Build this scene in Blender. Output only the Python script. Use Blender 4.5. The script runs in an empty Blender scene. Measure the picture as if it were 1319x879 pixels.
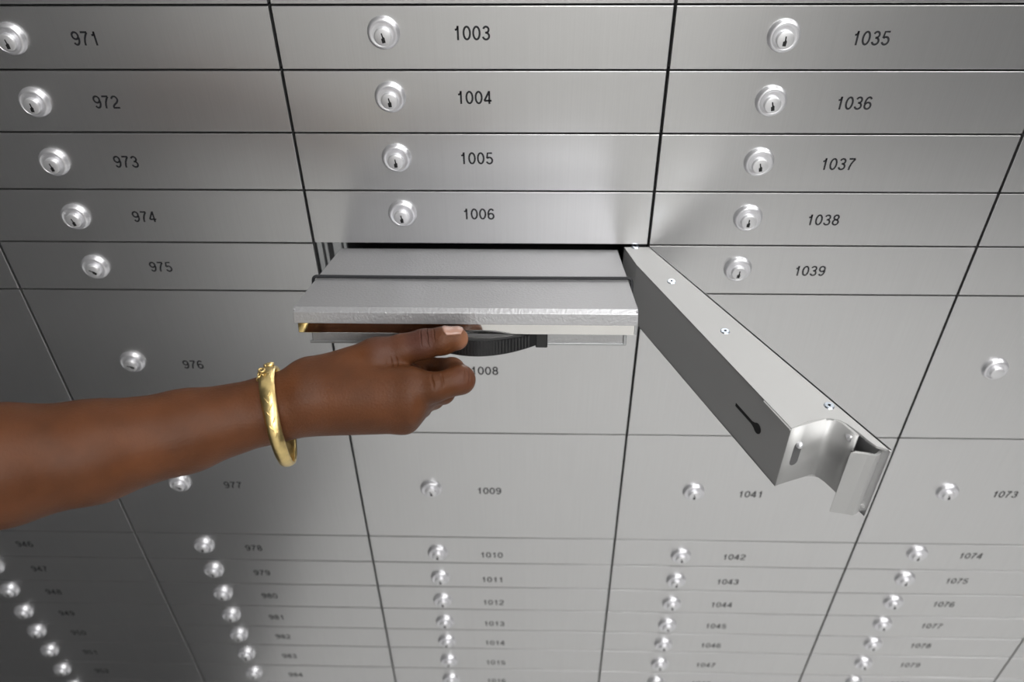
import bpy, bmesh, math, random
import numpy as np
from mathutils import Vector, Matrix

# ------------------------------------------------------------------ camera
W = 0.28                      # pitch of one column of boxes
Z0 = 1.60                     # top of the first full row
FPX = 1025.08
PITCH, YAW, ROLL = .6632, -.0299, -.0099
CAM = Vector((.6533*W, -2.0475*W, Z0 + .5518*W))
_f = Vector((math.sin(YAW)*math.cos(PITCH), math.cos(YAW)*math.cos(PITCH), -math.sin(PITCH)))
_r = Vector((math.cos(YAW), -math.sin(YAW), 0))
_u = _r.cross(_f)
FWD = _f
RT = math.cos(ROLL)*_r + math.sin(ROLL)*_u
UP = -math.sin(ROLL)*_r + math.cos(ROLL)*_u
S = bpy.context.scene
COL = S.collection
cam = bpy.data.cameras.new('camera')
cam.sensor_width = 36.0
cam.lens = FPX/1319*36
cam.clip_start = .02
cam.dof.use_dof = True
cam.dof.focus_distance = .56
cam.dof.aperture_fstop = 6.3
co = bpy.data.objects.new('camera', cam)
COL.objects.link(co)
co.matrix_world = Matrix(((RT.x, UP.x, -FWD.x, CAM.x), (RT.y, UP.y, -FWD.y, CAM.y), (RT.z, UP.z, -FWD.z, CAM.z), (0, 0, 0, 1)))
S.camera = co

# ------------------------------------------------------------------ world, exposure, lamps
S.view_settings.view_transform = 'Standard'
S.view_settings.look = 'None'
S.view_settings.gamma = 1
S.view_settings.use_curve_mapping = False
S.view_settings.exposure = -0.09
wd = bpy.data.worlds.new('world')
S.world = wd
wd.use_nodes = True
wd.node_tree.nodes['Background'].inputs[0].default_value = (.8, .83, .88, 1)
wd.node_tree.nodes['Background'].inputs[1].default_value = .05


def area(name, loc, sx, sy, power, rot=(0, 0, 0), color=(1, .99, .97)):
    l = bpy.data.lights.new(name, 'AREA')
    l.shape = 'RECTANGLE'
    l.size = sx
    l.size_y = sy
    l.energy = power
    l.color = color
    o = bpy.data.objects.new(name, l)
    COL.objects.link(o)
    o.location = loc
    o.rotation_euler = rot
    return o


# lamps sit just under the diffusers of the ceiling troffers built below
LAMPS = [(0.50, -.72, 7), (1.75, -.72, 9.5), (0.50, -2.25, 33), (1.75, -2.25, 19)]
for i, (lx, ly, pw) in enumerate(LAMPS):
    area('troffer_lamp', (lx, ly, 2.655), .55, 1.1, pw)


def P(u, v, dep):
    return CAM + (FWD + (u-659.5)/FPX*RT - (v-439.5)/FPX*UP)*dep


# ------------------------------------------------------------------ materials
def mat(name, color, metallic=0.0, rough=.5, noise=0.0, nscale=(20, 20, 20), bump=0.0, bscale=400.0, bdist=.0003, spec=.5, aniso=0, coat=0, emit=0):
    m = bpy.data.materials.new(name)
    m.use_nodes = True
    nt = m.node_tree
    b = nt.nodes['Principled BSDF']
    b.inputs['Base Color'].default_value = (*color, 1)
    b.inputs['Metallic'].default_value = metallic
    b.inputs['Roughness'].default_value = rough
    b.inputs['Specular IOR Level'].default_value = spec
    b.inputs['Coat Weight'].default_value = coat
    if emit:
        b.inputs['Emission Color'].default_value = (1, 1, .98, 1)
        b.inputs['Emission Strength'].default_value = emit
    tc = nt.nodes.new('ShaderNodeTexCoord')
    if noise:
        mp = nt.nodes.new('ShaderNodeMapping')
        mp.inputs['Scale'].default_value = nscale
        n = nt.nodes.new('ShaderNodeTexNoise')
        n.inputs['Scale'].default_value = 1
        n.inputs['Detail'].default_value = 3
        nt.links.new(tc.outputs['Object'], mp.inputs[0])
        nt.links.new(mp.outputs[0], n.inputs[0])
        r = nt.nodes.new('ShaderNodeMapRange')
        r.inputs[1].default_value = .3
        r.inputs[2].default_value = .7
        r.inputs[3].default_value = 1-noise
        r.inputs[4].default_value = 1+noise
        nt.links.new(n.outputs[0], r.inputs[0])
        mx = nt.nodes.new('ShaderNodeVectorMath')
        mx.operation = 'SCALE'
        mx.inputs[0].default_value = color
        nt.links.new(r.outputs[0], mx.inputs['Scale'])
        nt.links.new(mx.outputs[0], b.inputs['Base Color'])
    if bump:
        n2 = nt.nodes.new('ShaderNodeTexNoise')
        n2.inputs['Scale'].default_value = bscale
        n2.inputs['Detail'].default_value = 2
        nt.links.new(tc.outputs['Object'], n2.inputs[0])
        bp = nt.nodes.new('ShaderNodeBump')
        bp.inputs['Strength'].default_value = bump
        bp.inputs['Distance'].default_value = bdist
        nt.links.new(n2.outputs[0], bp.inputs['Height'])
        nt.links.new(bp.outputs[0], b.inputs['Normal'])
    return m


M_DOOR = mat('brushed_aluminium', (.70, .70, .705), .96, .31, noise=.018, nscale=(900, 900, 12), bump=.05, bscale=900)
M_LOCK = mat('satin_nickel', (.80, .80, .83), .8, .36)
M_PLUG = mat('satin_nickel_plug', (.80, .80, .82), .75, .42)
M_BLACK = mat('keyway_black', (.004, .004, .005), 0, .6)
M_FLANGE = mat('flange_alloy', (.50, .50, .50), .25, .55)
M_INK = mat('number_ink', (.012, .012, .016), 0, .55)
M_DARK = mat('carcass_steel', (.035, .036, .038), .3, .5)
M_JAMB = mat('jamb_steel', (.42, .43, .44), .7, .4)
M_LID = mat('textured_grey_enamel', (.41, .41, .425), .6, .35, bump=.5, bscale=520, bdist=.0005)
M_STRIP = mat('polished_steel', (.82, .81, .80), 1, .07)
M_TRAYB = mat('tray_enamel', (.42, .42, .43), .5, .4, bump=.5, bscale=520, bdist=.0005)
M_CAST = mat('door_housing_alloy', (.54, .54, .54), .7, .52, bump=.08, bscale=700)
M_PLASTIC = mat('black_plastic', (.012, .012, .013), 0, .33)
M_CORD = mat('black_elastic', (.01, .011, .014), 0, .6)
M_SCREW = mat('zinc_screw', (.62, .68, .76), .95, .25)
M_GOLD = mat('brushed_gold', (.80, .61, .27), 1, .30, noise=.12, nscale=(220, 220, 220), bump=.25, bscale=260, bdist=.0008)
M_WALL = mat('painted_wall', (.75, .745, .73), 0, .8, noise=.03, nscale=(6, 6, 6))
M_UNSEEN_DARK = mat('unseen_dark_finish', (.018, .018, .02), 0, .6, noise=.1, nscale=(3, 3, 30))  # dark finish for unseen surfaces, picked to darken what the metal reflects
M_FLOOR = mat('pale_floor', (.55, .55, .55), 0, .95, noise=.12, nscale=(90, 90, 90))
M_CEIL = mat('ceiling_white', (.8, .8, .79), 0, .85)
M_DIFF = mat('lamp_diffuser', (.9, .9, .9), 0, .5, emit=2)


# ------------------------------------------------------------------ helpers
def link_mesh(name, me, m=None, parent=None, loc=None, smooth=False):
    o = bpy.data.objects.new(name, me)
    COL.objects.link(o)
    if m and not me.materials:
        me.materials.append(m)
    if parent:
        o.parent = parent
    if loc is not None:
        o.location = loc
    if smooth:
        for p in me.polygons:
            p.use_smooth = True
    return o


def pyd(name, vs, fs):
    me = bpy.data.meshes.new(name)
    me.from_pydata([tuple(v) for v in vs], [], fs)
    me.update()
    return me


def from_bm(name, bm):
    bmesh.ops.recalc_face_normals(bm, faces=bm.faces)
    me = bpy.data.meshes.new(name)
    bm.to_mesh(me)
    bm.free()
    return me


def bm_box(bm, a, b, bev=0, M=None):
    """Axis box from corner a to corner b (in the frame M), edges eased by bev."""
    t = bmesh.new()
    bmesh.ops.create_cube(t, size=1)
    c = [(a[i]+b[i])/2 for i in range(3)]
    s = [abs(b[i]-a[i]) for i in range(3)]
    for v in t.verts:
        v.co = Vector((c[0]+v.co.x*s[0], c[1]+v.co.y*s[1], c[2]+v.co.z*s[2]))
    if bev:
        bmesh.ops.bevel(t, geom=t.edges[:], offset=bev, segments=2, profile=.5, affect='EDGES')
    if M is not None:
        bmesh.ops.transform(t, matrix=M, verts=t.verts)
    tmp = bpy.data.meshes.new('tmp')
    t.to_mesh(tmp)
    t.free()
    bm.from_mesh(tmp)
    bpy.data.meshes.remove(tmp)


def box_mesh(name, a, b, bev=0):
    bm = bmesh.new()
    bm_box(bm, a, b, bev)
    return from_bm(name, bm)


def lathe_y(name, prof, n=48, ox=0, oz=0):
    """Turned about the y axis; prof = [(radius, y)], closes at radius 0."""
    bm = bmesh.new()
    rings = []
    for r, y in prof:
        if r < 1e-7:
            rings.append([bm.verts.new((ox, y, oz))])
        else:
            rings.append([bm.verts.new((ox+r*math.cos(2*math.pi*i/n), y, oz+r*math.sin(2*math.pi*i/n))) for i in range(n)])
    for a, b in zip(rings, rings[1:]):
        for i in range(n):
            j = (i+1) % n
            if len(a) == 1:
                bm.faces.new((a[0], b[i], b[j]))
            elif len(b) == 1:
                bm.faces.new((a[i], b[0], a[j]))
            else:
                bm.faces.new((a[i], b[i], b[j], a[j]))
    return from_bm(name, bm)


def tube(name, pts, r, n=10, closed=False, radii=None):
    pts = [Vector(p) for p in pts]
    k = len(pts)
    bm = bmesh.new()
    rings = []
    prev = None
    for i, p in enumerate(pts):
        if closed:
            t = (pts[(i+1) % k]-pts[i-1]).normalized()
        else:
            t = (pts[min(i+1, k-1)]-pts[max(i-1, 0)]).normalized()
        if prev is None:
            h = Vector((0, 0, 1)) if abs(t.z) < .9 else Vector((1, 0, 0))
            prev = (h-t*h.dot(t)).normalized()
        prev = (prev-t*prev.dot(t)).normalized()
        q = t.cross(prev)
        rr = radii[i] if radii else r
        rings.append([bm.verts.new(p+rr*(math.cos(2*math.pi*a/n)*prev+math.sin(2*math.pi*a/n)*q)) for a in range(n)])
    m = k if closed else k-1
    for i in range(m):
        a, b = rings[i], rings[(i+1) % k]
        for j in range(n):
            bm.faces.new((a[j], a[(j+1) % n], b[(j+1) % n], b[j]))
    if not closed:
        bm.faces.new(rings[0])
        bm.faces.new(rings[-1][::-1])
    return from_bm(name, bm)


def thing(o, label, cat, group=None):
    o['label'] = label
    o['category'] = cat
    o['kind'] = 'thing'
    if group:
        o['group'] = group
    return o


def empty(name, loc, label, cat, group=None):
    o = bpy.data.objects.new(name, None)
    COL.objects.link(o)
    o.location = loc
    o.empty_display_size = .02
    return thing(o, label, cat, group)


def struct(o):
    o['kind'] = 'structure'
    return o


# ------------------------------------------------------------------ the grid of boxes
RZ = [Z0+W*k for k in (0, -.1613, -.3334, -.5069, -.6823, -.8568, -1.4715, -2.0628, -2.2317, -2.4004, -2.5663, -2.7290, -2.8823, -3.0607, -3.222, -3.385)]
TOP = Z0 + W*.165
CX = [W*k for k in (-2.06, -.9621, 0, 1, 1.9641, 2.8811, 3.80)]


def row_z(r):
    return (TOP, RZ[0]) if r < 0 else (RZ[r], RZ[r+1])


XL, XR = -2.2, 3.1
YB = -3.0
H = 2.70
SLOT_X0, SLOT_X1 = .0268, W-.0125
SLOT_Z0, SLOT_Z1 = RZ[5]+.0012, RZ[4]-.0012
# cabinet carcass behind the doors, with the opening of the emptied compartment
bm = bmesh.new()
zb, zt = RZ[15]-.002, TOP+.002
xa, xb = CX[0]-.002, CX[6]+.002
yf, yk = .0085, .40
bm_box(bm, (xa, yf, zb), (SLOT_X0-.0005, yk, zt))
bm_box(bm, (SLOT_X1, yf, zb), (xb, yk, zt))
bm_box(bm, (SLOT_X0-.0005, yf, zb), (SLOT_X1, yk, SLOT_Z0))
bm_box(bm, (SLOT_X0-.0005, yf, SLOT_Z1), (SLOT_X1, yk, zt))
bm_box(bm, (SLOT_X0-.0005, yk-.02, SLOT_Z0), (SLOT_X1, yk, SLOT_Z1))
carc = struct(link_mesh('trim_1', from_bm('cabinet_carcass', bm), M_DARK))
# plain steel infill where the photograph shows no doors, and the wall round the cabinet
bm = bmesh.new()
g = .0012
bm_box(bm, (CX[0]+g, 0, RZ[4]+g), (CX[1]-g, .006, TOP-g), .0004)
struct(link_mesh('trim_2', from_bm('infill_panel', bm), M_DOOR))
bm = bmesh.new()
bm_box(bm, (CX[4]+g, 0, RZ[2]+g), (CX[5]-g, .006, TOP-g), .0004)
struct(link_mesh('trim_3', from_bm('infill_panel', bm), M_DOOR))
bm = bmesh.new()
bm_box(bm, (CX[5]+g, 0, RZ[11]+g), (CX[6]-g, .006, TOP-g), .0004)
struct(link_mesh('trim_4', from_bm('infill_panel', bm), M_DOOR))
bm = bmesh.new()
bm_box(bm, (CX[3]+g, 0, RZ[15]+g), (CX[6]-g, .006, RZ[14]-g), .0004)
struct(link_mesh('trim_7', from_bm('infill_panel', bm), M_DOOR))
bm = bmesh.new()
bm_box(bm, (XL, 0, 0), (xa, .42, H))
bm_box(bm, (xb, 0, 0), (XR, .42, H))
bm_box(bm, (xa, 0, zt), (xb, .42, H))
bm_box(bm, (xa, 0, 0), (xb, .42, zb))
struct(link_mesh('wall_back', from_bm('wall_back', bm), M_WALL))
struct(link_mesh('floor', box_mesh('floor', (XL, YB, -.05), (XR, .42, 0)), M_FLOOR))
struct(link_mesh('ceiling', box_mesh('ceiling', (XL, YB, H), (XR, .42, H+.05)), M_CEIL))
struct(link_mesh('wall_left', box_mesh('wall_left', (XL-.1, YB, 0), (XL, .42, H)), M_WALL))
struct(link_mesh('added_shade_partition', box_mesh('added_shade_partition', (-.74, -1.2, 0), (-.62, 0, H)), M_UNSEEN_DARK))  # dark screen out of view, added to darken the left doors' reflections
struct(link_mesh('wall_right', box_mesh('wall_right', (XR, YB, 0), (XR+.1, .42, H)), M_UNSEEN_DARK))
bm = bmesh.new()
bm_box(bm, (1.25, YB, 0), (2.75, YB+.05, 2.25), .004)  # unseen dark slab added so the upper right doors reflect less light
struct(link_mesh('added_dark_door', from_bm('reflection_dark_slab', bm), M_UNSEEN_DARK))
struct(link_mesh('wall_front', box_mesh('wall_front', (XL-.1, YB-.1, 0), (XR+.1, YB, H)), M_WALL))

struct(link_mesh('added_dark_floor', box_mesh('reflection_dark_strip', (XL, -1.7, 0), (-.44, 0, .004), .001), M_UNSEEN_DARK))  # unseen floor strip, put in to darken left doors and forearm underside

# ceiling troffers
TROF = []
fm = bmesh.new()
for a, b in (((-.31, -.585, -.03), (-.285, .585, 0)), ((.285, -.585, -.03), (.31, .585, 0)), ((-.285, -.585, -.03), (.285, -.56, 0)), ((-.285, .56, -.03), (.285, .585, 0))):
    bm_box(fm, a, b, .002)
fme = from_bm('frame', fm)
dme = box_mesh('diffuser', (-.285, -.56, -.022), (.285, .56, -.018))
where = ['above the numbered doors, over the pulled-out box', 'above the swung-open door', 'behind the photographer, over the grey carpet', 'behind the photographer, toward the light wall']
for i, (lx, ly, pw) in enumerate(LAMPS):
    t = empty('ceiling_light', (lx, ly, H), 'white rectangular ceiling light ' + where[i], 'ceiling light', 'ceiling lights of the vault room')
    link_mesh('frame', fme, M_CEIL, t)
    link_mesh('diffuser', dme, M_DIFF, t)

# ------------------------------------------------------------------ digits (drawn as strokes)
def arc(cx, cy, rx, ry, a0, a1, n=14):
    return [(cx+rx*math.cos(math.radians(a0+(a1-a0)*i/n)), cy+ry*math.sin(math.radians(a0+(a1-a0)*i/n))) for i in range(n+1)]


DIG = {
    '0': [(arc(0, .5, .235, .445, 90, 450, 28), True)],
    '1': [([(-.16, .725), (-.05, .745), (.02, .80), (.05, .93), (.055, .99)], False), ([(.055, 1.0), (.055, 0)], False)],
    '2': [(arc(.0, .70, .225, .245, 170, -25, 14)+[(.10, .45), (-.10, .30), (-.20, .19), (-.235, .055)], False), ([(-.265, .05), (.26, .05)], False)],
    '3': [(arc(-.005, .735, .195, .21, 165, -85, 14), False), (arc(-.01, .285, .23, .235, 88, -170, 16), False), ([(-.07, .525), (.03, .525)], False)],
    '4': [([(.10, .97), (-.25, .30), (-.25, .255)], False), ([(-.28, .255), (.28, .255)], False), ([(.11, 1.0), (.11, 0)], False)],
    '5': [([(.215, .945), (-.15, .945), (-.205, .50)], False), (arc(-.01, .315, .235, .265, 140, -160, 18), False)],
    '6': [(arc(.0, .30, .225, .25, 0, 360, 24), True), (arc(.02, .50, .255, .45, 190, 60, 14)+[(.19, .80)], False)],
    '7': [([(-.25, .945), (.245, .945)], False), ([(.235, .93), (.10, .74), (-.02, .50), (-.09, .25), (-.11, 0)], False)],
    '8': [(arc(0, .74, .19, .21, 0, 360, 22), True), (arc(0, .285, .225, .235, 0, 360, 24), True)],
}
DIG['9'] = [([(-x, 1-y) for x, y in pts], cl) for pts, cl in DIG['6']]


def number_mesh(txt, h=.0098, adv=.0068, th=.0014):
    vs, fs = [], []
    n = len(txt)
    for k, ch in enumerate(txt):
        ox = (k-(n-1)/2)*adv
        for pts, closed in DIG[ch]:
            q = [Vector((ox+x*h*.98, (y-.5)*h)) for x, y in pts]
            if closed:
                q = q[:-1]
            m = len(q)
            base = len(vs)
            for i in range(m):
                a = q[(i-1) % m] if (closed or i) else q[i]
                b = q[(i+1) % m] if (closed or i < m-1) else q[i]
                t = (b-a).normalized()
                nrm = Vector((-t.y, t.x))*th/2
                vs.append((q[i].x+nrm.x, 0, q[i].y+nrm.y))
                vs.append((q[i].x-nrm.x, 0, q[i].y-nrm.y))
            for i in range(m if closed else m-1):
                a = base+2*i
                b = base+2*((i+1) % m)
                fs.append((a, b, b+1, a+1))
    return pyd('number', vs, fs)


# ------------------------------------------------------------------ lock
R = .0112
bm = bmesh.new()
lock_me = lathe_y('lock', [(R*1.03, .001), (R*1.03, -.0008), (R, -.0012), (R*.985, -.0028), (R*.93, -.0037), (R*.80, -.0043), (R*.775, -.0041), (.0072, -.0041), (0.0, -.0041)], 56)
# small stamped marks round the upper rim
bm = bmesh.new()
bm.from_mesh(lock_me)
for k in range(7):
    a = math.radians(50+k*13.3)
    Mx = Matrix.Translation((.0074*math.cos(a), -.0041, .0074*math.sin(a))) @ Matrix.Rotation(-(a-math.pi/2), 4, 'Y')
    w = (.0004, .0003, .00045)[k % 3]
    bm_box(bm, (-w, -.00012, -.0005), (-w*.4, .0001, .0005), 0, Mx)
    bm_box(bm, (-w, -.00012, (.0003, -.0001, -.0005)[k % 3]), (w, .0001, (.0005, .0001, -.0003)[k % 3]), 0, Mx)
lock_me2 = from_bm('lock', bm)
for p in lock_me2.polygons:
    p.use_smooth = len(p.vertices) == 4 and p.area > 5e-7
PR = .0061
plug_me = lathe_y('lock_plug', [(PR, -.0036), (PR, -.0062), (PR*.96, -.0067), (PR*.88, -.0069), (0, -.0069)], 40)
kb = bmesh.new()
prof = [(-.0008, .0030), (.0001, .0031), (.0005, .0006), (.0013, -.0003), (.0014, -.0036), (-.0010, -.0038), (-.0013, -.0008), (-.0004, -.0002)]
top = [kb.verts.new((x, -.00698, z)) for x, z in prof]
bot = [kb.verts.new((x, -.0066, z)) for x, z in prof]
kb.faces.new(top)
for i in range(len(prof)):
    j = (i+1) % len(prof)
    kb.faces.new((top[i], bot[i], bot[j], top[j]))
key_me = from_bm('keyhole', kb)
for me, m in ((lock_me2, M_LOCK), (plug_me, M_PLUG), (key_me, M_BLACK)):
    me.materials.append(m)


def make_lock(parent, x, z, turn=0.0, keyway=True):
    l = link_mesh('lock', lock_me2, None, parent, (x, 0, z))
    l.rotation_euler = (0, random.uniform(-.15, .15), 0)
    p = link_mesh('lock_plug', plug_me, None, l, (0, 0, -.0011), smooth=True)
    if keyway:
        k = link_mesh('keyhole', key_me, None, l, (0, 0, -.0016))
        k.rotation_euler = (0, turn, 0)
    return l


# ------------------------------------------------------------------ closed doors
random.seed(4)
GX, GZ = .0011, .0008
FIRST = (939, 971, 1003, 1035, 1067, 1099)
ROWS = {0: range(4, 15), 1: range(-1, 15), 2: range(-1, 15), 3: range(-1, 14), 4: range(2, 14), 5: range(11, 14)}
UPF = {0: .47, 1: .50, 2: .41, 3: .46, 4: .46, 5: .5}
LOF = {0: .44, 1: .42, 2: .58, 3: .56, 4: .34, 5: .4}
TUPF = {0: .5, 1: .50, 2: .42, 3: .50, 4: .46, 5: .5}
TLOF = {0: .5, 1: .52, 2: .66, 3: .60, 4: .42, 5: .4}
for c in range(6):
    for r in ROWS[c]:
        if c == 2 and r == 4:
            continue
        z1, z0 = row_z(r)
        zc = z1
        hh = z1-z0
        tall = hh > .1
        num = str(FIRST[c]+r)
        x0, x1 = CX[c], CX[c+1]
        wdt = x1-x0
        colname = ('darkest column', 'shaded column behind the forearm', "pulled-out box's column",
                   "swung-open door's column", 'column past the open door', 'last column beyond the slanting seam')[c]
        ordn = ('first', 'second', 'third', 'fourth', 'fifth', 'sixth', 'seventh', 'eighth')
        if r < 0:
            lab = 'strip of grey locker front cut off at the top edge, ' + colname
        elif c == 0 and r < 7:
            lab = {4: 'sliver of a narrow dark grey locker beside locker 975 at the picture edge', 5: 'tall dark grey locker beside locker 976, just above the forearm', 6: 'tall dark grey locker beside locker 977, mostly hidden by the forearm'}[r]
        elif c == 4 and r < 5:
            lab = '%s narrow grey locker, number out of view, %s' % ({2: 'topmost visible', 3: 'second visible', 4: 'lowest upper'}[r], colname)
        elif c == 4 and r == 5:
            lab = 'tall grey metal locker whose round lock shows rings and no keyhole'
        elif c == 5:
            lab = '%s sliver of a narrow corner locker, %s' % ({11: 'uppermost', 12: 'middle', 13: 'lowest'}[r], colname)
        elif c == 3 and r == 5:
            lab = 'tall grey locker hidden mostly behind the swung-open door, below locker 1039'
        elif num == '1008':
            lab = 'tall grey locker numbered 1008, its lock hidden behind the gripping hand'
        elif tall:
            lab = '%s tall locker, numbered %s, in %s' % ('upper' if r == 5 else 'lower', num, colname)
        elif r < 5:
            lab = '%s narrow upper locker, numbered %s, in %s' % (ordn[r], num, colname)
        else:
            lab = '%s narrow locker below the tall ones, numbered %s, %s' % (ordn[r-7], num, colname)
        root = empty('safe_deposit_locker', (x0, 0, z1), lab, 'locker', 'numbered safe deposit lockers')
        link_mesh('door', box_mesh('door', (GX, 0, -hh+GZ), (wdt-GX, .0065, -GZ), .0003), M_DOOR, root)
        up = r < 5
        if tall:
            lf = {0: .48, 1: .475, 2: .5, 3: .5, 4: .47}[c]
            tf = lf+.02
        else:
            lf = UPF[c] if up else LOF[c]
            tf = TUPF[c] if up else TLOF[c]
        lx = .0775 if c != 1 else (.0785 if r < 2 else .0755)
        if c == 4:
            lx = .0725
        if c == 0:
            lx = (CX[1]-CX[0])-.2696+.0775
        if c == 4 and r == 5:
            lx = .061
        t = random.uniform(-.12, .12)
        if num == '1039':
            t = .35
        if num in ('975', '976', '977'):
            t = -1.0
        make_lock(root, lx, -hh*lf, t, not (c == 4 and r == 5))
        tx = {0: (CX[1]-CX[0])-.2696+.132, 1: .1325, 2: .1395, 3: .1385, 4: .134, 5: .134}[c]
        n = link_mesh('number', number_mesh(num), M_INK, root, (tx, -.00012, -hh*tf))

# ------------------------------------------------------------------ jamb of the emptied compartment
bm = bmesh.new()
zl, zh = RZ[5]+.001, RZ[4]-.0005
bm_box(bm, (.0012, .004, zl), (.0052, .03, zh), .0003)
bm_box(bm, (.0066, .007, zl), (.0092, .03, zh), .0003)
bm_box(bm, (.0150, .002, zl), (.0225, .03, zh), .0006)
bm_box(bm, (.0232, .005, zl), (.0262, .03, zh), .0006)
struct(link_mesh('trim_5', from_bm('door_jamb', bm), M_JAMB))
struct(link_mesh('trim_6', box_mesh('hinge_jamb', (W-.0125, .006, zl), (W-.0012, .03, zh), .0005), M_DARK))

# ------------------------------------------------------------------ pulled-out box, front tilted up
FLp, FRp = P(375, 398, .530), P(822, 399, .530)
RLp, RRp = P(439, 321.5, .6628), P(799, 321.5, .6628)
mf, mr = (FLp+FRp)/2, (RLp+RRp)/2
ax = Vector((1, 0, 0))
aa = (mr-mf)
aa = (aa-ax*aa.dot(ax)).normalized()
an = ax.cross(aa).normalized()
if an.z < 0:
    an = -an
BM = Matrix(((ax.x, aa.x, an.x, mf.x), (ax.y, aa.y, an.y, mf.y), (ax.z, aa.z, an.z, mf.z), (0, 0, 0, 1)))
VIS = (mr-mf).length
LEN = VIS+.001
HW = .1155
boxr = bpy.data.objects.new('deposit_box', None)
COL.objects.link(boxr)
boxr.matrix_world = BM
thing(boxr, 'flat grey textured metal deposit box pulled halfway out of its open compartment by a hand', 'metal box')
# lid: section in (depth, height), swept across the width
CH = .0036
FLG = .0108


def sweep_x(name, prof, x0, x1, bev=0, caps=True):
    bm = bmesh.new()
    a = [bm.verts.new((x0, y, z)) for y, z in prof]
    b = [bm.verts.new((x1, y, z)) for y, z in prof]
    n = len(prof)
    for i in range(n):
        j = (i+1) % n
        bm.faces.new((a[i], a[j], b[j], b[i]))
    bm.faces.new(a)
    bm.faces.new(b[::-1])
    if bev:
        bmesh.ops.bevel(bm, geom=bm.edges[:], offset=bev, segments=3, profile=.5, affect='EDGES')
    return from_bm(name, bm)


lid = link_mesh('lid', sweep_x('lid', [(CH*.75, 0), (0.0, -CH*.8), (-.0004, -FLG), (.0008, -FLG), (.0020, -CH), (CH, -.0012), (LEN, -.0012), (LEN, 0)], -HW, HW, .0003), M_LID, boxr)
# folded side flanges of the lid
for sx in (-1, 1):
    a, b = sorted((sx*HW, sx*(HW-.0012)))
    link_mesh('lid_flange', box_mesh('lid_flange', (a, .0005, -FLG), (b, LEN, -.0008), .0003), M_LID, boxr)
strip = link_mesh('front_rim', box_mesh('front_rim', (-HW+.0022, .0006, -FLG-.0072), (HW-.0006, .0016, -FLG+.003), .0003), M_STRIP, boxr)
strip['label'] = 'polished mirror-like steel strip below the lid edge'
link_mesh('rim_end', box_mesh('rim_end', (HW-.0022, .0004, -FLG-.0068), (HW-.0002, .012, -FLG+.0005), .0004), M_JAMB, boxr)
BY = .0150
BD = -FLG-.0072
body = bmesh.new()
BHW = HW-.0065
BB = -.0310
bm_box(body, (-BHW, BY, BB), (BHW, LEN, -.002), .0010)
link_mesh('tray_body', from_bm('tray_body', body), M_TRAYB, boxr)
bm = bmesh.new()
bm_box(bm, (-HW+.0030, .0012, BD), (HW-.0030, BY+.001, BD+.0012), .0002)
link_mesh('front_ledge', from_bm('front_ledge', bm), M_STRIP, boxr)
bm = bmesh.new()
bm_box(bm, (-BHW-.0012, BY-.0010, BB-.0004), (BHW+.0012, BY+.0006, BB+.0014), .0003)
bm_box(bm, (BHW-.0008, BY-.0012, BB), (BHW+.0014, BY+.02, BD), .0004)
link_mesh('body_edge', from_bm('body_edge', bm), M_JAMB, boxr)
# bowed black handle with ribs
hc = 0.0
HX0, HX1 = -.036, .0515
HZc = BD-.0055
HH = .0063


def hbow(s):
    """depth in front of the tray face along the handle, s in 0..1"""
    return .004+.0185*math.sin(math.pi*s)**.8


hb = bmesh.new()
NS = 48
prev = None
for i in range(NS+1):
    s = i/NS
    x = HX0+(HX1-HX0)*s
    y = BY-hbow(s)
    hz = HH*(.80+.25*math.sin(math.pi*s))
    zc = HZc-.0012*math.sin(math.pi*s)
    ring = []
    for (dy, dz) in ((-.0010, hz*.86), (.0004, hz), (.0026, hz), (.0034, hz*.8), (.0034, -hz*.8), (.0026, -hz), (.0004, -hz), (-.0010, -hz*.86)):
        ring.append(hb.verts.new((x, y+dy, zc+dz)))
    if prev:
        for j in range(8):
            k = (j+1) % 8
            hb.faces.new((prev[j], prev[k], ring[k], ring[j]))
    else:
        hb.faces.new(ring)
    prev = ring
hb.faces.new(prev[::-1])
handle = link_mesh('handle', from_bm('handle', hb), M_PLASTIC, boxr)
handle['label'] = 'bowed black plastic pull handle with ribs'
for i in range(34):
    s = .10+.80*i/33
    x = HX0+(HX1-HX0)*s
    y = BY-hbow(s)
    hz = HH*(.80+.25*math.sin(math.pi*s))*.74
    zc = HZc-.0012*math.sin(math.pi*s)
    if i == 0:
        rib_me = box_mesh('rib', (-.00055, -.0006, -1), (.00055, .0006, 1))
        rib_me.materials.append(M_PLASTIC)
    o = link_mesh('rib', rib_me, None, handle, (x, y-.0012, zc))
    o.scale = (1, 1, hz)
for sx, xx in ((-1, HX0), (1, HX1)):
    bm = bmesh.new()
    bm_box(bm, (xx-.004, BY-.0085, HZc-HH-.0006), (xx+.0042, BY+.0005, HZc+HH+.0004), .0008)
    link_mesh('handle_mount', from_bm('handle_mount', bm), M_PLASTIC, boxr)

# black elastic band round the box


def on_box(u, v):
    """point of the lid's top plane seen at a pixel, in box coordinates"""
    d = FWD+(u-659.5)/FPX*RT-(v-439.5)/FPX*UP
    t = (mf-CAM).dot(an)/d.dot(an)
    return BM.inverted() @ (CAM+d*t)


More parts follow.
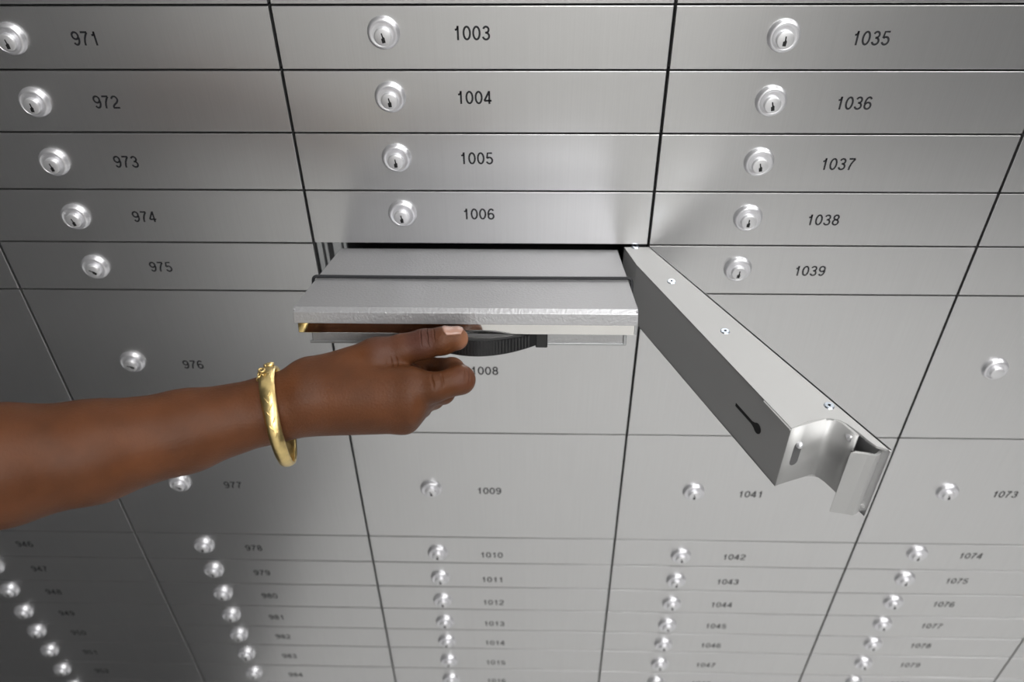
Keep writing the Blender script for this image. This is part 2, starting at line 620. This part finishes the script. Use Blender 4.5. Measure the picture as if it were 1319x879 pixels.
yc = on_box(610, 360)[1]
cr = .0012
pts = []
hwb = HW+.0026
zlow = BB-.0022
loop = []
n = 26
for i in range(n+1):
    s = i/n
    x = -hwb+.0028+(2*hwb-.0056)*s
    loop.append((x, yc-.0022*math.sin(math.pi*s)*.5+.0006, cr+.0002))
for a in range(1, 6):
    t = a/5*math.pi/2
    loop.append((hwb-.0028+.0028*math.sin(t), yc+.0004, cr+.0002-.0028+.0028*math.cos(t)))
loop.append((hwb, yc-.004, -.012))
loop.append((hwb-.001, yc-.003, zlow+.003))
loop.append((hwb-.006, yc, zlow))
loop.append((0, yc, zlow))
loop.append((-hwb+.006, yc, zlow))
loop.append((-hwb+.001, yc-.003, zlow+.003))
loop.append((-hwb, yc-.004, -.012))
for a in range(1, 5):
    t = a/5*math.pi/2
    loop.append((-hwb+.0028-.0028*math.cos(t), yc+.0004, cr+.0002-.0028+.0028*math.sin(t)))
band = link_mesh('elastic_band', tube('elastic_band', [BM @ Vector(p) for p in loop], cr, 10, True), M_CORD, smooth=True)
thing(band, 'thin black elastic band stretched round the grey deposit box', 'elastic band')

# ------------------------------------------------------------------ the swung-open door
DT, DB = RZ[4]-.0012, RZ[5]-.0055
DL = DB-.0065
droot = empty('safe_deposit_locker', (W, 0, DB), 'opened locker with its hollow metal door swung out toward the viewer', 'locker', 'numbered safe deposit lockers')
HG = Vector((.2822, -.001))
TIP = Vector((.4004, -.2330))
Ld = (TIP-HG).normalized()
Td = Vector((-abs(Ld.y), -Ld.x))
DLEN = (TIP-HG).length


def dl(l, t):
    p = HG+Ld*l+Td*t
    return (p.x-W, p.y)


def wl(x, y):
    return (x-W, y)


def prism(name, plan, z0, z1, m, parent=droot, bev=0, base=DB):
    bm = bmesh.new()
    a = [bm.verts.new((p[0], p[1], z0-base)) for p in plan]
    b = [bm.verts.new((p[0], p[1], z1-base)) for p in plan]
    k = len(plan)
    bm.faces.new(a)
    bm.faces.new(b[::-1])
    for i in range(k):
        j = (i+1) % k
        bm.faces.new((a[i], b[i], b[j], a[j]))
    bmesh.ops.recalc_face_normals(bm, faces=bm.faces)
    bmesh.ops.triangulate(bm, faces=[f for f in bm.faces if len(f.verts) > 4])
    if bev:
        es = [e for e in bm.edges if len(e.link_faces) == 2 and e.calc_face_angle() > .5]
        bmesh.ops.bevel(bm, geom=es, offset=bev, segments=2, profile=.5, affect='EDGES')
    return link_mesh(name, from_bm(name, bm), m, parent)


def onz(u, v, z):
    d = FWD+(u-659.5)/FPX*RT-(v-439.5)/FPX*UP
    t = (z-CAM.z)/d.z
    p = CAM+d*t
    return Vector((p.x, p.y))


# front plate (the numbered face now looks away from the pulled-out box)
prism('front_plate', [dl(0, 0), dl(DLEN, 0), dl(DLEN, .0022), dl(0, .0022)], DL, DT, M_DOOR, bev=.0004)
A = (.2600, -.0015)
B = (.2676, -.0286)
Cc = (.3446, -.2150)
# top and bottom flanges of the housing
e0 = [onz(u, v, DT) for u, v in ((1040, 543), (1060, 539.5), (1070, 539), (1080, 541), (1091, 546), (1106, 557), (1118, 567), (1129, 575))]
planT = [wl(*A), wl(*B), wl(*Cc)]+[wl(p.x, p.y) for p in e0]+[dl(DLEN, .0005), dl(.0, .0005)]
ft = prism('top_flange', planT, DT-.0016, DT, M_FLANGE)
prism('bottom_flange', planT, DB, DB+.0016, M_CAST)


def wall_strip(name, pts, th, z0, z1, m, parent=droot):
    """Vertical sheet following a plan polyline, thickness th to the side of +normal."""
    q = [Vector(p) for p in pts]
    off = []
    for i in range(len(q)):
        a = q[max(i-1, 0)]
        b = q[min(i+1, len(q)-1)]
        t = (b-a).normalized()
        off.append(q[i]+Vector((-t.y, t.x))*th)
    bm = bmesh.new()
    k = len(q)
    rows = [[bm.verts.new((p.x, p.y, z-DB)) for p in L] for L in (q, off) for z in (z0, z1)]
    a0, a1, b0, b1 = rows
    for i in range(k-1):
        bm.faces.new((a0[i], a0[i+1], a1[i+1], a1[i]))
        bm.faces.new((b0[i], b1[i], b1[i+1], b0[i+1]))
        bm.faces.new((a1[i], a1[i+1], b1[i+1], b1[i]))
        bm.faces.new((a0[i], b0[i], b0[i+1], a0[i+1]))
    bm.faces.new((a0[0], a1[0], b1[0], b0[0]))
    bm.faces.new((a0[-1], b0[-1], b1[-1], a1[-1]))
    return link_mesh(name, from_bm(name, bm), m, parent)


ZT, ZB = DT-.0004, DB+.0006
# inner face with its bend near the hinge, then the end web turning toward the front plate
end = [Vector(wl(*Cc))]
webp = [onz(u, v, DT) for u, v in ((1030, 543), (1050, 541), (1066, 540))]
inner = wall_strip('inner_face', [wl(*A), wl(*B), wl(*Cc)], .0018, ZB, ZT, M_CAST)
w0 = Vector(wl(*Cc))
w1 = Vector(wl(*onz(1060, 540, DT)))
web = [w0, w0.lerp(w1, .5)]
for u, v in ((1067, 540), (1073, 541), (1079, 543.5), (1086, 548), (1094, 554.5), (1104, 563)):
    web.append(Vector(wl(*onz(u, v, DT-.001))))
webo = wall_strip('end_web', web, .0016, ZB, ZT, M_CAST)
for p in webo.data.polygons:
    p.use_smooth = abs(p.normal.z) < .5
# outer lip: full-height plate standing across the end of the front plate
lpt = [Vector(wl(*onz(u, v, DT-.0045))) for u, v in ((1098, 580), (1096, 583), (1118, 586), (1128, 588), (1133, 586), (1138, 581))]
wall_strip('end_lip', lpt, .0018, DL+.0005, DT-.0045, M_CAST)
o = link_mesh('latch_pin', lathe_y('latch_pin', [(0, -.003), (.0022, -.003), (.0026, -.0022), (.0026, .003), (0, .003)], 20), M_LOCK, droot, smooth=True)
pp = wl(*onz(1097, 556, DT-.002))
o.location = (pp[0], pp[1], DT-.006-DB)
# light ledge at the free end of the inner face
lp_a = Vector(wl(*B)).lerp(w0, .86)
lp_n = (w0-lp_a).normalized()
lp_n = Vector((lp_n.y, -lp_n.x))
if lp_n.dot(Td) > 0:
    pass
prism('edge_ledge', [(lp_a+lp_n*.0010)[:], (w0+lp_n*.0012)[:], (w0-lp_n*.0012)[:], (lp_a-lp_n*.0010)[:]], DT-.0022, DT-.0006, M_CAST, bev=.0002)
# rivets in the top flange
for u, v in ((818, 318), (865, 363), (934, 427), (1068, 523)):
    p = onz(u, v, DT)
    bm = bmesh.new()
    bmesh.ops.create_cone(bm, cap_ends=True, segments=20, radius1=.0036, radius2=.0028, depth=.0009)
    bmesh.ops.translate(bm, verts=bm.verts, vec=(0, 0, .0003))
    o = link_mesh('screw', from_bm('screw', bm), M_SCREW, droot, (p.x-W, p.y, DT-DB))
    bm = bmesh.new()
    bmesh.ops.create_cone(bm, cap_ends=True, segments=6, radius1=.0011, radius2=.0011, depth=.0003)
    link_mesh('screw_socket', from_bm('screw_socket', bm), M_DARK, o, (0, 0, .0006))
# keyhole-shaped cut-out in the inner face
nrm2 = (Vector(Cc)-Vector(B)).normalized()
oin = Vector((-nrm2.y, nrm2.x))     # toward the front plate or away
if oin.dot(Td) < 0:
    oin = -oin
zc = (DT+DB)/2+.001


def inner_pt(s, z, out=.0003):
    p = Vector(B).lerp(Vector(Cc), s)+oin*out
    return (p.x-W, p.y, z-DB)


prof = []
s0, s1 = .735, .86
prof = [(s0, .0013), (s0, -.0013), (s1-.03, -.0013)]
for k in range(11):
    a = math.radians(215+k*29)
    prof.append((s1+.019*math.cos(a), .0041*math.sin(a)))
prof.append((s1-.03, .0012))
bm = bmesh.new()
vs = [bm.verts.new(inner_pt(s, zc+z, .00025)) for s, z in prof]
bm.faces.new(vs)
ko = link_mesh('keyhole_slot', from_bm('keyhole_slot', bm), M_BLACK, droot)
sol = ko.modifiers.new('s', 'SOLIDIFY')
sol.thickness = .0004
# raised round of bright metal in the cut-out
bm = bmesh.new()
# slotted hole in the end web with a bright bolt end
wd2 = (w1-w0).normalized()
wn = Vector((wd2.y, -wd2.x))
if wn.y > 0:
    wn = -wn


def web_pt(a, z, out):
    p = w0+wd2*a+wn*out
    return (p.x, p.y, z-DB)


def stadium(cx, cz, hw, hh2, n=8):
    pts = []
    for k in range(n+1):
        a = math.pi*k/n
        pts.append((cx+hw*math.cos(a), cz+hh2+hw*math.sin(a)))
    for k in range(n+1):
        a = math.pi+math.pi*k/n
        pts.append((cx+hw*math.cos(a), cz-hh2+hw*math.sin(a)))
    return pts


bm = bmesh.new()
vs = [bm.verts.new(web_pt(a, z, .00035)) for a, z in stadium(.0095, zc+.000, .0030, .0075)]
bm.faces.new(vs)
so = link_mesh('bolt_slot', from_bm('bolt_slot', bm), mat('slot_shadow_steel', (.16, .16, .165), .6, .4), droot)
sol = so.modifiers.new('s', 'SOLIDIFY')
sol.thickness = .0004
bm = bmesh.new()
pc = web_pt(.0095, zc+.0085, .001)
bmesh.ops.create_uvsphere(bm, u_segments=16, v_segments=10, radius=.0024)
link_mesh('bolt_end', from_bm('bolt_end', bm), M_LOCK, droot, pc, smooth=True)
# lock and number on the face that now looks away
fl = bpy.data.objects.new('lock', lock_me2)
COL.objects.link(fl)
fl.parent = droot
fp = dl(DLEN-.079, -.0001)
ang = math.atan2(-Ld.y, -Ld.x)   # the old -x direction now runs along the door
fl.location = (fp[0], fp[1], (DT-DB)/2)
fl.rotation_euler = (0, 0, math.atan2(-Ld.y, -Ld.x))
pl = link_mesh('lock_plug', plug_me, None, fl, (0, 0, -.0011))
kh = link_mesh('keyhole', key_me, None, fl, (0, 0, -.0016))
nf = link_mesh('number', number_mesh('1007'), M_INK, droot)
fp = dl(DLEN-.14, -.00015)
nf.location = (fp[0], fp[1], (DT-DB)/2)
nf.rotation_euler = fl.rotation_euler

# ------------------------------------------------------------------ the hand and forearm, one continuous surface
def V(u, v, d):
    return np.array(P(u, v, d), dtype=np.float32)


def cone(pa, ra, pb, rb):
    return (V(*pa), ra*1e-3, V(*pb), rb*1e-3)


palm = [
    cone((396, 492, .508), 14.5, (526, 496, .504), 11.4),
    cone((393, 510, .505), 17, (527, 512, .503), 11.6),
    cone((391, 524, .508), 16, (525, 528, .506), 10.6),
    cone((390, 538, .515), 12.2, (521, 540, .513), 9.4),
    cone((405, 485, .512), 12, (485, 460.5, .514), 12),
    cone((440, 500, .520), 15, (510, 520, .520), 11),
    cone((462, 478, .517), 10.5, (506, 487, .513), 8.6),
    cone((485, 463, .516), 10, (500, 468, .519), 7.5),
    cone((490, 478, .526), 11, (530, 486, .535), 9),
    cone((526, 496, .504), 8.6, (552, 499, .502), 7.6),
    cone((527, 512, .503), 8.6, (545, 509, .511), 7.8),
    cone((525, 528, .506), 8.0, (540, 523, .520), 7.2),
    cone((519, 540, .513), 7.4, (530, 534, .528), 6.6),
    cone((392, 513, .508), 20.5, (352, 527, .507), 20.4),
    cone((352, 527, .507), 20.4, (240, 555.5, .495), 25),
    cone((240, 555.5, .495), 25, (120, 582, .475), 30),
    cone((120, 582, .475), 30, (0, 600, .455), 34.6),
    cone((0, 600, .455), 34.6, (-160, 618, .440), 38),
    cone((-160, 618, .440), 38, (-300, 640, .435), 37),
]
fingers = [
    # thumb
    [cone((485, 460.5, .514), 11.6, (518, 450.5, .514), 10.0), cone((518, 450.5, .514), 10.0, (546, 443.5, .513), 9.6), cone((546, 443.5, .513), 9.6, (570, 439.5, .512), 8.9), cone((570, 439.5, .512), 8.9, (588, 436.5, .513), 7.6)],
    # index
    [cone((535, 497, .504), 8.6, (562, 499, .501), 8.8), cone((562, 499, .501), 9.0, (593, 489.5, .506), 9.2), cone((593, 489.5, .506), 9.2, (582, 477, .530), 8.3), cone((582, 477, .530), 8.3, (556, 474.5, .546), 7.3), cone((556, 474.5, .546), 7.3, (532, 471, .553), 6.8)],
    # middle
    [cone((535, 511, .506), 8.4, (570, 505, .526), 8.2), cone((570, 505, .526), 8.2, (562, 490, .551), 7.6), cone((562, 490, .551), 7.6, (535, 487, .560), 6.8)],
    # ring
    [cone((532, 526, .512), 7.6, (558, 513, .540), 7.6), cone((558, 513, .540), 7.6, (548, 496, .562), 7.2), cone((548, 496, .562), 7.2, (525, 494, .565), 6.5)],
    # little
    [cone((524, 538, .519), 7.0, (543, 526, .546), 6.6), cone((543, 526, .546), 6.6, (535, 511, .565), 6.2), cone((535, 511, .565), 6.2, (522, 502, .568), 5.8)],
]
bumps = []


def sd_cone(Pt, a, ra, b, rb):
    ba = b-a
    l2 = float(ba @ ba)
    t = np.clip(((Pt-a) @ ba)/l2, 0, 1)
    # ease the radius so that joints stay smooth
    d = np.sqrt(((Pt-(a+t[..., None]*ba))**2).sum(-1))
    return d-(ra+(rb-ra)*t)


def smin(a, b, k):
    h = np.clip(.5+.5*(b-a)/k, 0, 1)
    return b*(1-h)+a*h-k*h*(1-h)


def field(Pt):
    D = None
    for c in palm:
        s = sd_cone(Pt, *c)
        D = s if D is None else smin(D, s, .007)
    FD = None
    for ch in fingers:
        f = None
        for c in ch:
            s = sd_cone(Pt, *c)
            f = s if f is None else smin(f, s, .0022)
        FD = f if FD is None else smin(FD, f, .0009)
    D = smin(D, FD, .0050)
    for c, r in bumps:
        s = np.sqrt(((Pt-c)**2).sum(-1))-r*1e-3
        D = smin(D, s, .008)
    return D


def surface_net(lo, hi, h):
    n = np.ceil((hi-lo)/h).astype(int)+1
    D = np.empty(n, np.float32)
    ys = lo[1]+h*np.arange(n[1])
    zs = lo[2]+h*np.arange(n[2])
    step = 24
    for i in range(0, n[0], step):
        xs = lo[0]+h*np.arange(i, min(i+step, n[0]))
        G = np.stack(np.meshgrid(xs, ys, zs, indexing='ij'), -1).astype(np.float32)
        D[i:i+step] = field(G)
    sg = D < 0
    c = np.zeros(np.array(D.shape)-1, np.int8)
    for dx in (0, 1):
        for dy in (0, 1):
            for dz in (0, 1):
                c += sg[dx:dx+c.shape[0], dy:dy+c.shape[1], dz:dz+c.shape[2]]
    act = (c > 0) & (c < 8)
    idx = -np.ones(c.shape, np.int64)
    cells = np.argwhere(act)
    idx[act] = np.arange(len(cells))
    acc = np.zeros((len(cells), 3))
    cnt = np.zeros(len(cells))
    corners = [(0, 0, 0), (1, 0, 0), (0, 1, 0), (1, 1, 0), (0, 0, 1), (1, 0, 1), (0, 1, 1), (1, 1, 1)]
    for a in range(8):
        for b in range(a+1, 8):
            ca, cb = np.array(corners[a]), np.array(corners[b])
            if abs(ca-cb).sum() != 1:
                continue
            A_ = cells+ca
            B_ = cells+cb
            da = D[A_[:, 0], A_[:, 1], A_[:, 2]]
            db = D[B_[:, 0], B_[:, 1], B_[:, 2]]
            m = (da < 0) != (db < 0)
            t = np.where(m, da/(da-db+1e-20), 0)
            acc += m[:, None]*(A_+t[:, None]*(cb-ca))
            cnt += m
    vs = lo+h*(acc/cnt[:, None])
    quads = []
    nx, ny, nz = c.shape
    for axis in range(3):
        o1, o2 = [(1, 2), (2, 0), (0, 1)][axis]
        s0_ = sg
        s1_ = np.roll(sg, -1, axis)
        ch = (s0_ != s1_)
        E_ = np.argwhere(ch)
        ok = (E_[:, axis] < D.shape[axis]-1) & (E_[:, o1] > 0) & (E_[:, o2] > 0) & (E_[:, o1] < D.shape[o1]-1) & (E_[:, o2] < D.shape[o2]-1)
        E_ = E_[ok]
        d1 = np.zeros(3, int)
        d1[o1] = 1
        d2 = np.zeros(3, int)
        d2[o2] = 1
        q = [E_, E_-d1, E_-d1-d2, E_-d2]
        q = np.stack([idx[k[:, 0], k[:, 1], k[:, 2]] for k in q], 1)
        flip = ~sg[E_[:, 0], E_[:, 1], E_[:, 2]]
        q[flip] = q[flip][:, ::-1]
        quads.append(q)
    return vs, np.concatenate(quads)


allp = np.array([c[i] for c in palm+[k for f in fingers for k in f] for i in (0, 2)])
lo = allp.min(0)-.042
hi = allp.max(0)+.042
vs, qs = surface_net(lo.astype(float), hi.astype(float), .0013)
# Newton step onto the surface and true normals keep the skin smooth
for _ in range(2):
    e = .0004
    Pf = vs.astype(np.float32)
    d0 = field(Pf)
    gr = np.stack([field(Pf+np.eye(3, dtype=np.float32)[k]*e)-field(Pf-np.eye(3, dtype=np.float32)[k]*e) for k in range(3)], -1)/(2*e)
    vs = vs-(d0/np.maximum((gr**2).sum(-1), .25))[:, None]*gr*.8
me = bpy.data.meshes.new('person')
me.from_pydata(vs.tolist(), [], qs.tolist())
me.update()


def skin_material():
    m = bpy.data.materials.new('dark_brown_skin')
    m.use_nodes = True
    nt = m.node_tree
    N, L = nt.nodes, nt.links
    b = N['Principled BSDF']
    b.inputs['Roughness'].default_value = .46
    b.inputs['Specular IOR Level'].default_value = .2
    b.inputs['Subsurface Weight'].default_value = .10
    b.inputs['Subsurface Radius'].default_value = (.004, .0015, .0008)
    b.inputs['Subsurface Scale'].default_value = 1
    tc = N.new('ShaderNodeTexCoord')
    n = N.new('ShaderNodeTexNoise')
    n.inputs['Scale'].default_value = 38
    n.inputs['Detail'].default_value = 5
    L.new(tc.outputs['Object'], n.inputs[0])
    cr_ = N.new('ShaderNodeValToRGB')
    cr_.color_ramp.elements[0].position = .32
    cr_.color_ramp.elements[0].color = (.080, .028, .0105, 1)
    cr_.color_ramp.elements[1].position = .70
    cr_.color_ramp.elements[1].color = (.116, .041, .0155, 1)
    L.new(n.outputs[0], cr_.inputs[0])
    col = cr_.outputs[0]

    def patch(center, radius, color, amount, col):
        g_ = N.new('ShaderNodeVectorMath')
        g_.operation = 'DISTANCE'
        g_.inputs[1].default_value = center
        L.new(tc.outputs['Object'], g_.inputs[0])
        r_ = N.new('ShaderNodeMapRange')
        r_.interpolation_type = 'SMOOTHSTEP'
        r_.inputs[1].default_value = radius
        r_.inputs[2].default_value = radius*.25
        r_.inputs[3].default_value = 0
        r_.inputs[4].default_value = amount
        L.new(g_.outputs['Value'], r_.inputs[0])
        mx = N.new('ShaderNodeMix')
        mx.data_type = 'RGBA'
        L.new(r_.outputs[0], mx.inputs[0])
        L.new(col, mx.inputs[6])
        mx.inputs[7].default_value = (*color, 1)
        return mx.outputs[2], r_.outputs[0]

    # darker pigment over the thumb joint and the knuckles, paler thumb pad
    col, mt = patch(tuple(P(540, 436, .505)), .017, (.075, .030, .024), .75, col)
    col, _ = patch(tuple(P(496, 447, .505)), .016, (.085, .036, .026), .55, col)
    col, _ = patch(tuple(P(598, 487, .500)), .012, (.095, .038, .026), .5, col)
    col, _ = patch(tuple(P(600, 440, .513)), .011, (.42, .20, .12), .55, col)
    col, _ = patch(tuple(P(590, 467, .525)), .012, (.36, .17, .10), .45, col)
    L.new(col, b.inputs['Base Color'])
    # fine pores plus joint creases
    n2 = N.new('ShaderNodeTexNoise')
    n2.inputs['Scale'].default_value = 1100
    n2.inputs['Detail'].default_value = 3
    L.new(tc.outputs['Object'], n2.inputs[0])
    n3 = N.new('ShaderNodeTexVoronoi')
    n3.inputs['Scale'].default_value = 620
    L.new(tc.outputs['Object'], n3.inputs[0])
    add = N.new('ShaderNodeMath')
    add.operation = 'ADD'
    L.new(n2.outputs[0], add.inputs[0])
    L.new(n3.outputs[0], add.inputs[1])
    bp = N.new('ShaderNodeBump')
    bp.inputs['Strength'].default_value = .32
    bp.inputs['Distance'].default_value = .00035
    L.new(add.outputs[0], bp.inputs['Height'])
    ns = N.new('ShaderNodeTexNoise')
    ns.inputs['Scale'].default_value = 120
    L.new(tc.outputs['Object'], ns.inputs[0])

    def creases(axis, center, pitch, radius, depth, below):
        """Fine folds across an axis, only near a joint."""
        dt = N.new('ShaderNodeVectorMath')
        dt.operation = 'DOT_PRODUCT'
        dt.inputs[1].default_value = axis.normalized()
        L.new(tc.outputs['Object'], dt.inputs[0])
        ma = N.new('ShaderNodeMath')
        ma.operation = 'MULTIPLY_ADD'
        ma.inputs[1].default_value = .0025
        L.new(ns.outputs[0], ma.inputs[0])
        L.new(dt.outputs['Value'], ma.inputs[2])
        mu = N.new('ShaderNodeMath')
        mu.operation = 'MULTIPLY'
        mu.inputs[1].default_value = 2*math.pi/pitch
        L.new(ma.outputs[0], mu.inputs[0])
        si = N.new('ShaderNodeMath')
        si.operation = 'SINE'
        L.new(mu.outputs[0], si.inputs[0])
        pw = N.new('ShaderNodeMapRange')
        pw.inputs[1].default_value = .5
        pw.inputs[2].default_value = 1
        L.new(si.outputs[0], pw.inputs[0])
        gm = N.new('ShaderNodeVectorMath')
        gm.operation = 'DISTANCE'
        gm.inputs[1].default_value = center
        L.new(tc.outputs['Object'], gm.inputs[0])
        gr_ = N.new('ShaderNodeMapRange')
        gr_.interpolation_type = 'SMOOTHSTEP'
        gr_.inputs[1].default_value = radius
        gr_.inputs[2].default_value = radius*.35
        L.new(gm.outputs['Value'], gr_.inputs[0])
        mm = N.new('ShaderNodeMath')
        mm.operation = 'MULTIPLY'
        L.new(pw.outputs[0], mm.inputs[0])
        L.new(gr_.outputs[0], mm.inputs[1])
        b2 = N.new('ShaderNodeBump')
        b2.invert = True
        b2.inputs['Strength'].default_value = .8
        b2.inputs['Distance'].default_value = depth
        L.new(mm.outputs[0], b2.inputs['Height'])
        L.new(below, b2.inputs['Normal'])
        return b2.outputs[0]

    thumb_axis = Vector(P(589, 436, .513))-Vector(P(518, 450, .514))
    index_axis = Vector(P(595, 489.5, .506))-Vector(P(535, 497, .504))
    nn = creases(thumb_axis, P(549, 434, .506), .0042, .0085, .0011, bp.outputs[0])
    nn = creases(index_axis, P(563, 489, .494), .0060, .0080, .0007, nn)
    nn = creases(thumb_axis, P(507, 470, .506), .0034, .0075, .0009, nn)
    nn = creases(index_axis, P(603, 484, .500), .0030, .0065, .0005, nn)
    L.new(nn, b.inputs['Normal'])
    return m


person = link_mesh('person', me, skin_material(), smooth=True)
thing(person, 'bare dark brown forearm and hand gripping the black handle of the grey box', 'person')

# thumb nail: curved plate laid on the surface near the tip
def field1(p):
    return float(field(np.array([p], np.float32))[0])


def grad(p, e=.0004):
    g_ = np.array([field1(p+np.eye(3)[k]*e)-field1(p-np.eye(3)[k]*e) for k in range(3)])
    return g_/np.linalg.norm(g_)


ta = np.array(P(570, 438.5, .512), float)
tb = np.array(P(589, 436, .513), float)
tax = (tb-ta)/np.linalg.norm(tb-ta)
ndir = np.array(UP*.88-FWD*.47)
ndir = ndir-tax*(ndir @ tax)
ndir /= np.linalg.norm(ndir)
side = np.cross(tax, ndir)
nv, nf_ = [], []
NU, NV = 14, 12
for i in range(NU+1):
    s = i/NU
    for j in range(NV+1):
        w = (j/NV-.5)*2
        # plan of the nail: rounded base, slightly convex free edge
        x = .0005+.0135*s - .0022*w*w*(1 if s > .5 else -1)*abs(2*s-1)
        ang_ = w*math.radians(44)
        base = ta+tax*x
        dirn = ndir*math.cos(ang_)+side*math.sin(ang_)
        # march to the skin
        lo_, hi_ = 0.0, .02
        for _ in range(18):
            md = (lo_+hi_)/2
            if field1(base+dirn*md) < 0:
                lo_ = md
            else:
                hi_ = md
        lift = .00028 - (.0003 if abs(w) > .95 or i == 0 else 0) + .00025*s
        nv.append(tuple(base+dirn*(lo_+lift)))
for i in range(NU):
    for j in range(NV):
        a = i*(NV+1)+j
        nf_.append((a, a+1, a+NV+2, a+NV+1))
nail = link_mesh('thumb_nail', pyd('thumb_nail', nv, nf_), mat('nail', (.36, .20, .15), 0, .25, coat=.4), person, smooth=True)
nail['label'] = 'short pale pinkish thumb nail'
sol = nail.modifiers.new('s', 'SOLIDIFY')
sol.thickness = .0004
sol.offset = 0

# ------------------------------------------------------------------ gold bangle on the wrist
bc = np.array(P(359.5, 536, .5095), float)
maj = np.array(RT*.205-UP*.979)
nearv = np.array(-FWD*.985+RT*.15)
nearv = nearv-maj*(nearv @ maj)
nearv /= np.linalg.norm(nearv)
nor = np.cross(maj, nearv)
RA, RB = .0310, .0300
bm = bmesh.new()
N_ = 96
rings = []
for i in range(N_):
    a = 2*math.pi*i/N_
    rad = maj*math.cos(a)*RA+nearv*math.sin(a)*RB
    rn = rad/np.linalg.norm(rad)
    hwid = .0046*(1-.12*math.cos(a))
    ring = []
    for (o, w) in ((0, -1), (.0008, -.92), (.0017, -.5), (.0020, 0), (.0017, .5), (.0008, .92), (0, 1), (-.0004, .6), (-.0004, -.6)):
        ring.append(bm.verts.new(tuple(bc+rad+rn*o+nor*w*hwid)))
    rings.append(ring)
for i in range(N_):
    a, b = rings[i], rings[(i+1) % N_]
    for j in range(9):
        k = (j+1) % 9
        bm.faces.new((a[j], a[k], b[k], b[j]))
bang = link_mesh('bangle', from_bm('bangle', bm), M_GOLD, smooth=True)
thing(bang, 'hinged gold bangle bracelet with worn engraving round the wrist', 'bracelet')
topp = bc-maj*(RA+.002)
# clasp barrels
for k, (off, ln, rr) in enumerate(((0.0, .0034, .0019), (.0026, .0014, .0015))):
    c0 = topp+nearv*.002+nor*(off-.0010)
    link_mesh('clasp', tube('clasp', [c0-nor*ln*.8, c0-nor*ln*.3, c0+nor*ln*.3, c0+nor*ln*.8], rr, 12, radii=[rr*.7, rr, rr, rr*.7]), M_GOLD, bang, smooth=True)
# safety chain links beside the clasp
cl = [(337, 477, .493), (334, 482, .494), (338, 485, .493), (334, 488, .493), (340, 489, .492), (343, 484, .492)]
for k, (u, v, d) in enumerate(cl):
    c0 = Vector(P(u, v, d))
    d1 = (RT*math.cos(k*1.3)+UP*math.sin(k*1.3)).normalized()
    d2 = d1.cross(FWD).normalized()*.55+FWD*.5
    link_mesh('chain_link', tube('chain_link', [c0+d1*.0019*math.cos(t*math.pi/5)+d2*.0019*math.sin(t*math.pi/5) for t in range(10)], .00055, 6, True), M_GOLD, bang, smooth=True)
# engraved leaf relief on the near side
for k in range(7):
    a = math.radians(118-k*7.5)
    rad = maj*math.cos(a)*RA+nearv*math.sin(a)*RB
    rn = rad/np.linalg.norm(rad)
    tn = np.cross(nor, rn)
    c0 = Vector(bc+rad+rn*.0019+nor*(.0012*(1 if k % 2 else -1)))
    s_ = Vector(tn*.0022*1.0+nor*.0012*(1 if k % 2 else -1))
    link_mesh('engraved_leaf', tube('engraved_leaf', [c0-s_, c0-s_*.5, c0, c0+s_*.5, c0+s_], .0003, 6, radii=[.0001, .00035, .0005, .00035, .0001]), M_GOLD, bang, smooth=True)
